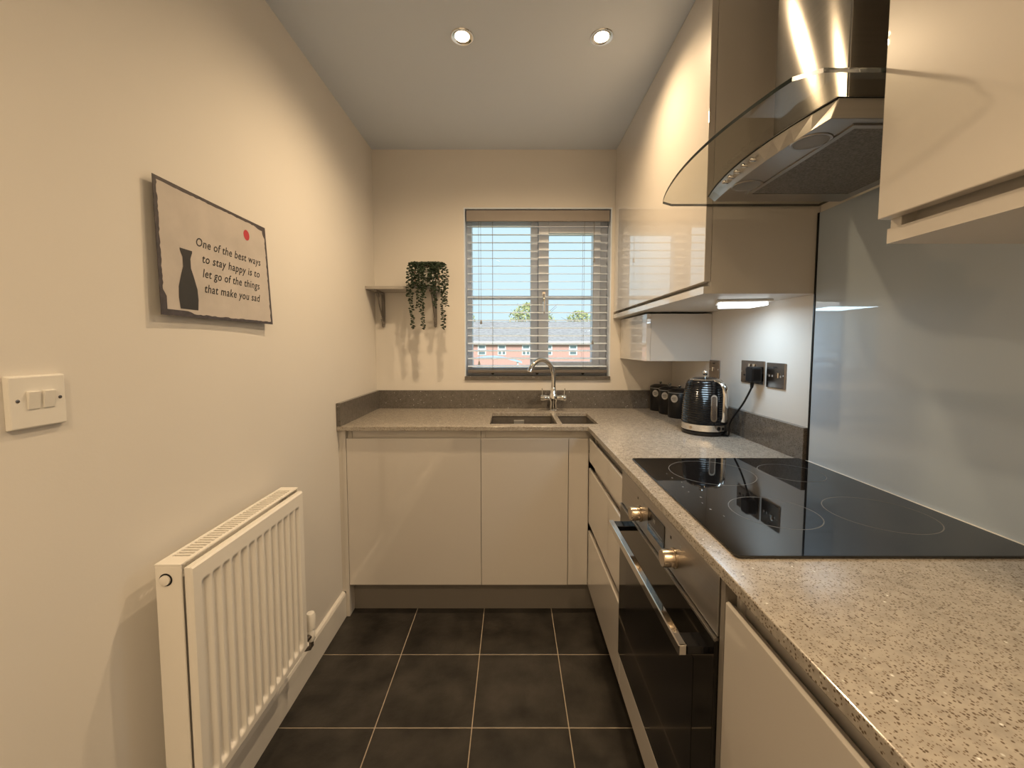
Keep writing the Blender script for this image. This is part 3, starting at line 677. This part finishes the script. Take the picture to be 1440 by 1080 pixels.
# plain stand-in motif: a dark vase outline and a small red disc
vase = [(.9, 0), (1, .18), (.95, .36), (.62, .58), (.40, .70), (.40, .86), (.62, .97), (.62, 1)]
pv = [(.974 + .030 * a, 1.332 + .140 * b) for a, b in vase] + [(.974 - .030 * a, 1.332 + .140 * b) for a, b in vase[::-1]]
flat(pv, 'ink', 'dark_motif')
flat([(1.205 + .013 * math.cos(2 * PI * k / 20), 1.566 + .015 * math.sin(2 * PI * k / 20)) for k in range(20)], 'red', 'red_motif')

# ---------------------------------------------------------------- radiator
rd = thing('radiator', (.075, 1.05, .255), 'white panel radiator with vertical flutes and slotted top grille', 'radiator')
ry0, ry1, rz0, rz1 = .826, 1.280, .258, .782
xf = .110
def ss(a, b, x):
    t = min(1, max(0, (x - a) / (b - a))); return t * t * (3 - 2 * t)
nch = 13; m0 = .022; pitch = (ry1 - ry0 - 2 * m0) / nch
def dep(y, z):
    u = (y - ry0 - m0) / pitch
    if u < 0 or u > nch: return 0
    f = abs((u % 1) - .5) * 2          # 0 in the channel centre
    g = 1 - ss(.30, .86, f)
    return -.011 * g * ss(rz0 + .020, rz0 + .034, z) * (1 - ss(rz1 - .050, rz1 - .040, z))
ysl = [ry0 + (ry1 - ry0) * k / 200 for k in range(201)]
zsl = [rz0, rz0 + .004] + [rz0 + .016 + .003 * k for k in range(8)] + [rz0 + .06 + (rz1 - rz0 - .13) * k / 6 for k in range(7)] + [rz1 - .055 + .003 * k for k in range(7)] + [rz1 - .02, rz1 - .004, rz1]
bm = NB(); GG = []
for y in ysl:
    GG.append([bm.verts.new((xf + dep(y, z) - (.004 if z in (rz0, rz1) or y in (ysl[0], ysl[-1]) else 0), y, z)) for z in zsl])
for i in range(len(ysl) - 1):
    for j in range(len(zsl) - 1): bm.faces.new((GG[i][j], GG[i + 1][j], GG[i + 1][j + 1], GG[i][j + 1]))
bk = {}
for i in range(len(ysl)):
    for j in (0, len(zsl) - 1): bk[(i, j)] = bm.verts.new((xf - .016, ysl[i], zsl[j]))
for i in range(len(ysl) - 1):
    for j in (0, len(zsl) - 1): bm.faces.new((GG[i][j], GG[i + 1][j], bk[(i + 1, j)], bk[(i, j)]))
for i in (0, len(ysl) - 1):
    bm.faces.new([GG[i][j] for j in range(len(zsl))] + [bk[(i, len(zsl) - 1)], bk[(i, 0)]])
obj('fluted_panel', bm, 'radiator', rd, smooth=True)
obj('rear_panel', B(.040, .050, ry0 + .004, ry1 - .004, rz0, rz1 - .006), 'radiator', rd, bevel=.003)
fin = obj('convector', B(.052, .086, ry0 + .02, ry1 - .02, rz0 + .03, rz1 - .03), 'carcass', rd)
for y0_, y1_ in ((ry0 - .006, ry0 - .001), (ry1 + .001, ry1 + .006)):
    s_ = obj('side_cover', B(.037, .0915, y0_, y1_, rz0 - .002, rz1 + .007), 'radiator', rd, bevel=.002)
    if y0_ < 1:
        obj('plug_recess', lathe(NB(), [(.0135, y0_ - .0004), (.0135, y0_ - .0012), (.012, y0_ - .0014)], (.060, 0, rz1 - .022), 24, 'Y'), 'blackm', s_)
        obj('blanking_plug', lathe(NB(), [(.0105, y0_ - .0013), (.0105, y0_ - .005), (.008, y0_ - .006)], (.060, 0, rz1 - .022), 24, 'Y'), 'radiator', s_, smooth=True)
gz0, gz1 = rz1 + .0072, rz1 + .0105
bm = NB()
for q in ((.037, .0455, ry0 - .006, ry1 + .006), (.083, .0915, ry0 - .006, ry1 + .006), (.0455, .083, ry0 - .006, ry0 + .028), (.0455, .083, ry1 - .02, ry1 + .006)): box(bm, *q, gz0, gz1)
gr = obj('top_grille', bm, 'radiator', rd)
ns = 34; gp = (ry1 - .02 - ry0 - .028) / ns
b0_ = obj('slat', B(.0455, .083, ry0 + .028 + gp * .62, ry0 + .028 + gp, gz0, gz1 - .0003), 'radiator', gr)
copies(b0_, 'slat', [(0, gp * k, 0) for k in range(1, ns)])
VX, VY = .098, 1.326
obj('valve', lathe(NB(), [(.011, .248), (.013, .253), (.013, .283), (.009, .288), (.015, .292), (.016, .335), (.012, .345)], (VX, VY, 0), 20), 'plastic', rd, smooth=True)
obj('valve_tail', tube(NB(), [(.088, 1.2865, .268), (.094, 1.30, .268), (VX, VY, .268)], .009, 12), 'nickel', rd, smooth=True)
obj('pipe', tube(NB(), [(VX, VY, .249), (VX, VY, .230), (VX - .006, VY, .220), (VX - .02, VY, .216), (.0005, VY, .216)], .0075, 10), 'nickel', rd, smooth=True)
for y in (ry0 + .08, ry1 - .08): obj('wall_bracket', B(.0005, .0398, y - .012, y + .012, rz0 + .05, rz1 - .05), 'radiator', rd)

# ---------------------------------------------------------------- shelf, brackets, trailing plant
SHY = 2.187
tag(obj('wall_shelf', B(.0006, .392, SHY, YB - .0006, 1.548, 1.564), 'shelf', bevel=.0015), 'small grey shelf in the corner beside the window', 'shelf')
def bracket(x, label):
    t = thing('shelf_bracket', (x, YB, 1.362), label, 'bracket', None); w = .009
    obj('wall_plate', B(x - w, x + w, YB - .0125, YB - .0006, 1.366, 1.5477), 'iron', t, bevel=.003)
    obj('top_arm', B(x - w, x + w, SHY + .02, YB - .0127, 1.5375, 1.5477), 'iron', t, bevel=.002)
    P = [Vector((x, SHY + .036, 1.535)), Vector((x, SHY + .060, 1.508)), Vector((x, SHY + .085, 1.468)), Vector((x, YB - .040, 1.425)), Vector((x, YB - .020, 1.405))]
    obj('brace', tube(NB(), bez(P, 6), .0045, 8), 'iron', t, smooth=True)
    def scroll(cy, cz, r0, s):
        pp = [(x, cy + s * (r0 * (1 - k / 22)) * math.cos(k * .38), cz + (r0 * (1 - k / 22)) * math.sin(k * .38)) for k in range(18)]
        obj('scroll', tube(NB(), pp, .0038, 8), 'iron', t, smooth=True)
    scroll(SHY + .065, 1.520, .016, -1); scroll(YB - .030, 1.392, .016, -1)
    obj('finial', lathe(NB(), [(.003, 1.352), (.009, 1.357), (.009, 1.3655)], (x, YB - .0105, 0), 12), 'iron', t, smooth=True)
bracket(.049, 'grey scrolled iron bracket under the shelf at the wall corner')
bracket(.345, 'grey scrolled iron bracket under the shelf at its plant end')
pt = thing('trailing_plant', (.315, 2.26, 1.564), 'dark green trailing plant spilling over the shelf from a wire planter', 'plant')
px, py, pz = .318, 2.255, 1.5645
bm = NB()
c4 = [(px - .055, py - .05), (px + .055, py - .05), (px + .055, py + .05), (px - .055, py + .05)]
for z in (pz + .0035, pz + .125):
    for k in range(4): tube(bm, [(*c4[k], z), (*c4[(k + 1) % 4], z)], .003, 6)
for x, y in c4: tube(bm, [(x, y, pz + .003), (x, y, pz + .125)], .003, 6)
obj('wire_planter', bm, 'copper', pt)
obj('pot', lathe(NB(), [(.030, pz + .004), (.040, pz + .092), (.042, pz + .098), (.036, pz + .099)], (px - .012, py + .002, 0), 20), 'plastic', pt, smooth=True)
def strand(P, name='leafy_strand', n_per=.0036, sz=.0165, seed=0):
    R = random.Random(seed); pts = bez([Vector(p) for p in P], 10); bm = NB()
    tube(bm, pts, .0010, 5); acc = 0
    for a, b in zip(pts, pts[1:]):
        L = (b - a).length; acc += L
        while acc > n_per:
            acc -= n_per; c = a.lerp(b, R.random()); ang = R.random() * 2 * PI
            out = Vector((math.cos(ang), math.sin(ang), -.35 + R.random() * .5)).normalized(); sd_ = out.cross(Vector((0, 0, 1))).normalized(); up = sd_.cross(out)
            l = sz * (.75 + R.random() * .5); w = l * .42; h = l * .26
            e = [c, c + out * l]; m_ = c + out * l * .55
            q = [bm.verts.new(e[0]), bm.verts.new(m_ + sd_ * w), bm.verts.new(m_ + up * h), bm.verts.new(m_ - sd_ * w), bm.verts.new(m_ - up * h), bm.verts.new(e[1])]
            for k in range(4): bm.faces.new((q[0], q[1 + k], q[1 + (k + 1) % 4])); bm.faces.new((q[5], q[1 + (k + 1) % 4], q[1 + k]))
    return obj(name, bm, 'leaf', pt)
Ysd = SHY - .025
spec = [  # x at hang, lowest z, start x, start y
    (.252, 1.338, .275, 2.235), (.262, 1.56, .280, 2.225), (.243, 1.50, .272, 2.245), (.285, 1.448, .295, 2.225), (.300, 1.54, .300, 2.22),
    (.312, 1.335, .312, 2.225), (.318, 1.50, .318, 2.23), (.348, 1.562, .338, 2.225), (.352, 1.585, .345, 2.23), (.372, 1.445, .360, 2.225),
    (.366, 1.52, .352, 2.228), (.400, 1.53, .368, 2.240), (.418, 1.335, .370, 2.235), (.436, 1.455, .374, 2.25), (.388, 1.60, .366, 2.235), (.27, 1.59, .285, 2.23)]
for i, (hx, zb, x0, y0_) in enumerate(spec):
    yy = Ysd - .006 * (i % 3)
    P = [(x0, y0_ + .01, 1.655), (x0 * .7 + hx * .3, y0_ - .008, 1.690), (hx * .75 + x0 * .25, yy + .018, 1.680), (hx, yy, 1.645)]
    z = 1.645; k = 0
    while z - .055 > zb: z -= .055; k += 1; P.append((hx + .004 * math.sin(i + k * 1.7), yy + .003 * math.cos(i * 2 + k), z))
    P.append((hx + .003 * math.sin(i * 3), yy, zb)); strand(P, seed=i)

# ---------------------------------------------------------------- outside: terrace of houses, shelter, trees, ground
GZ = -3.6; HY = 55.
tag(obj('ground', B(-70, 70, 4, 130, GZ - .3, GZ), 'ground'), 'grass ground outside below the window', 'ground')['kind'] = 'structure'
te = thing('terraced_house', (0, HY + 3, GZ), 'red brick terrace with grey tiled roof seen through the window', 'house')
obj('brick_wall', B(-20, 22, HY, HY + 8, GZ, 1.75), 'brick', te)
bm = NB(); prism(bm, [(HY - .45, 1.85), (HY + 4, 4.65), (HY + 8.45, 1.85), (HY + 8.45, 1.70), (HY - .45, 1.70)], -20.4, 22.4, lambda a, b, c: (c, a, b)); rf = obj('roof', bm, 'roof', te)
obj('ridge_tile', B(-20.4, 22.4, HY + 3.85, HY + 4.15, 4.60, 4.78), 'roof', rf)
for k in range(11):
    s = (k + .5) / 11; y = HY - .45 + s * 4.45; z = 1.85 + s * 2.8
    bm = NB(); prism(bm, [(y - .2, z - .126), (y + .2, z + .126 + .01), (y - .2, z - .03)], -20.4, 22.4, lambda a, b, c: (c, a, b)); obj('tile_course', bm, 'roof', rf)
obj('fascia', B(-20.4, 22.4, HY - .52, HY - .46, 1.50, 1.86), 'housewhite', te)
def hwin(x0, x1, z0, z1, twin):
    f = obj('window', B(x0, x1, HY - .06, HY - .001, z0, z1), 'housewhite', te); zm = z0 + (z1 - z0) * .60; w = .10
    obj('pane', B(x0 + w * 1.4, x1 - w * 1.4, HY - .08, HY - .0605, zm + w, z1 - w), 'houseglass', f)
    if twin:
        xm = (x0 + x1) / 2
        obj('pane', B(x0 + w * 1.2, xm - w, HY - .08, HY - .0605, z0 + w, zm - w), 'houseglass', f); obj('pane', B(xm + w, x1 - w * 1.2, HY - .08, HY - .0605, z0 + w, zm - w), 'houseglass', f)
    else: obj('pane', B(x0 + w * 1.4, x1 - w * 1.4, HY - .08, HY - .0605, z0 + w, zm - w), 'houseglass', f)
px2x = lambda u: .78 + (u - 720) / 573.79 * HY
for u0, tw in ((576, 0), (606, 1), (640, 1), (672, 0), (700, 1), (734, 1), (765, 0), (800, 0), (832, 1), (866, 1), (898, 0)):
    hwin(px2x(u0), px2x(u0 + 11.5), .05, 1.40, tw)
sh = thing('garden_shelter', (0, 30, GZ), 'pale blue curved roof of a low shelter in front of the terrace', 'shelter')
bm = NB(); pr = [(-2.4 + 3.9 * k / 14, .10 + .42 * math.sin(PI * (.15 + .85 * k / 14))) for k in range(15)]
prism(bm, pr + [(x, z - .06) for x, z in pr[::-1]], 29, 31.5, lambda a, b, c: (a, c, b)); obj('curved_roof', bm, 'paleblue', sh)
for x in (-2.2, 1.2):
    for y in (29.2, 31.3): obj('post', B(x - .05, x + .05, y - .05, y + .05, GZ, .05 if x > 0 else .2), 'housewhite', sh)
def tree(x, y, h, r, n, label, seed):
    R = random.Random(seed); t = thing('garden_tree', (x, y, GZ), label, 'tree', None)
    bm = NB(); tube(bm, [(x, y, GZ), (x, y, GZ + h * .5), (x + .2, y, GZ + h * .75)], [.25, .18, .08], 7)
    for k in range(26):
        a = R.random() * 2 * PI; e = Vector((x + math.cos(a) * r * R.random(), y + math.sin(a) * r * .6, GZ + h * (.80 + .22 * R.random()))); s0_ = Vector((x, y, GZ + h * (.4 + .3 * R.random())))
        tube(bm, [s0_, s0_.lerp(e, .5) + Vector((0, 0, .3)), e], [.07, .045, .015], 5)
    obj('trunk', bm, 'bark', t)
    bm = NB()
    for k in range(n):
        a = R.random() * 2 * PI; q = R.random() ** .5; e = R.random(); zz = GZ + h * (.62 + .38 * e)
        rr = r * q * math.sqrt(max(.05, 1 - e * e)); c = Vector((x + rr * math.cos(a), y + rr * math.sin(a) * .7, zz)); s_ = .16 + .14 * R.random()
        d1 = Vector((R.uniform(-1, 1), R.uniform(-1, 1), R.uniform(-1, 1))).normalized(); d2 = d1.orthogonal().normalized()
        bm.faces.new([bm.verts.new(c + d1 * s_), bm.verts.new(c + d2 * s_ * .6), bm.verts.new(c - d1 * s_), bm.verts.new(c - d2 * s_ * .6)])
    f_ = obj('foliage', bm, 'foliage', t); f_['kind'] = 'stuff'
tree(4.2, 72, 12.4, 4.6, 1500, 'tall bushy yellow-green tree showing over the terrace roof ridge', 11)
tree(12.6, 72, 11.0, 3.4, 800, 'rounded green tree over the roof beside the window casement', 12)
tree(-6.8, 72, 10.6, 2.2, 350, 'small thin tree over the roof seen by the blind cords', 13)
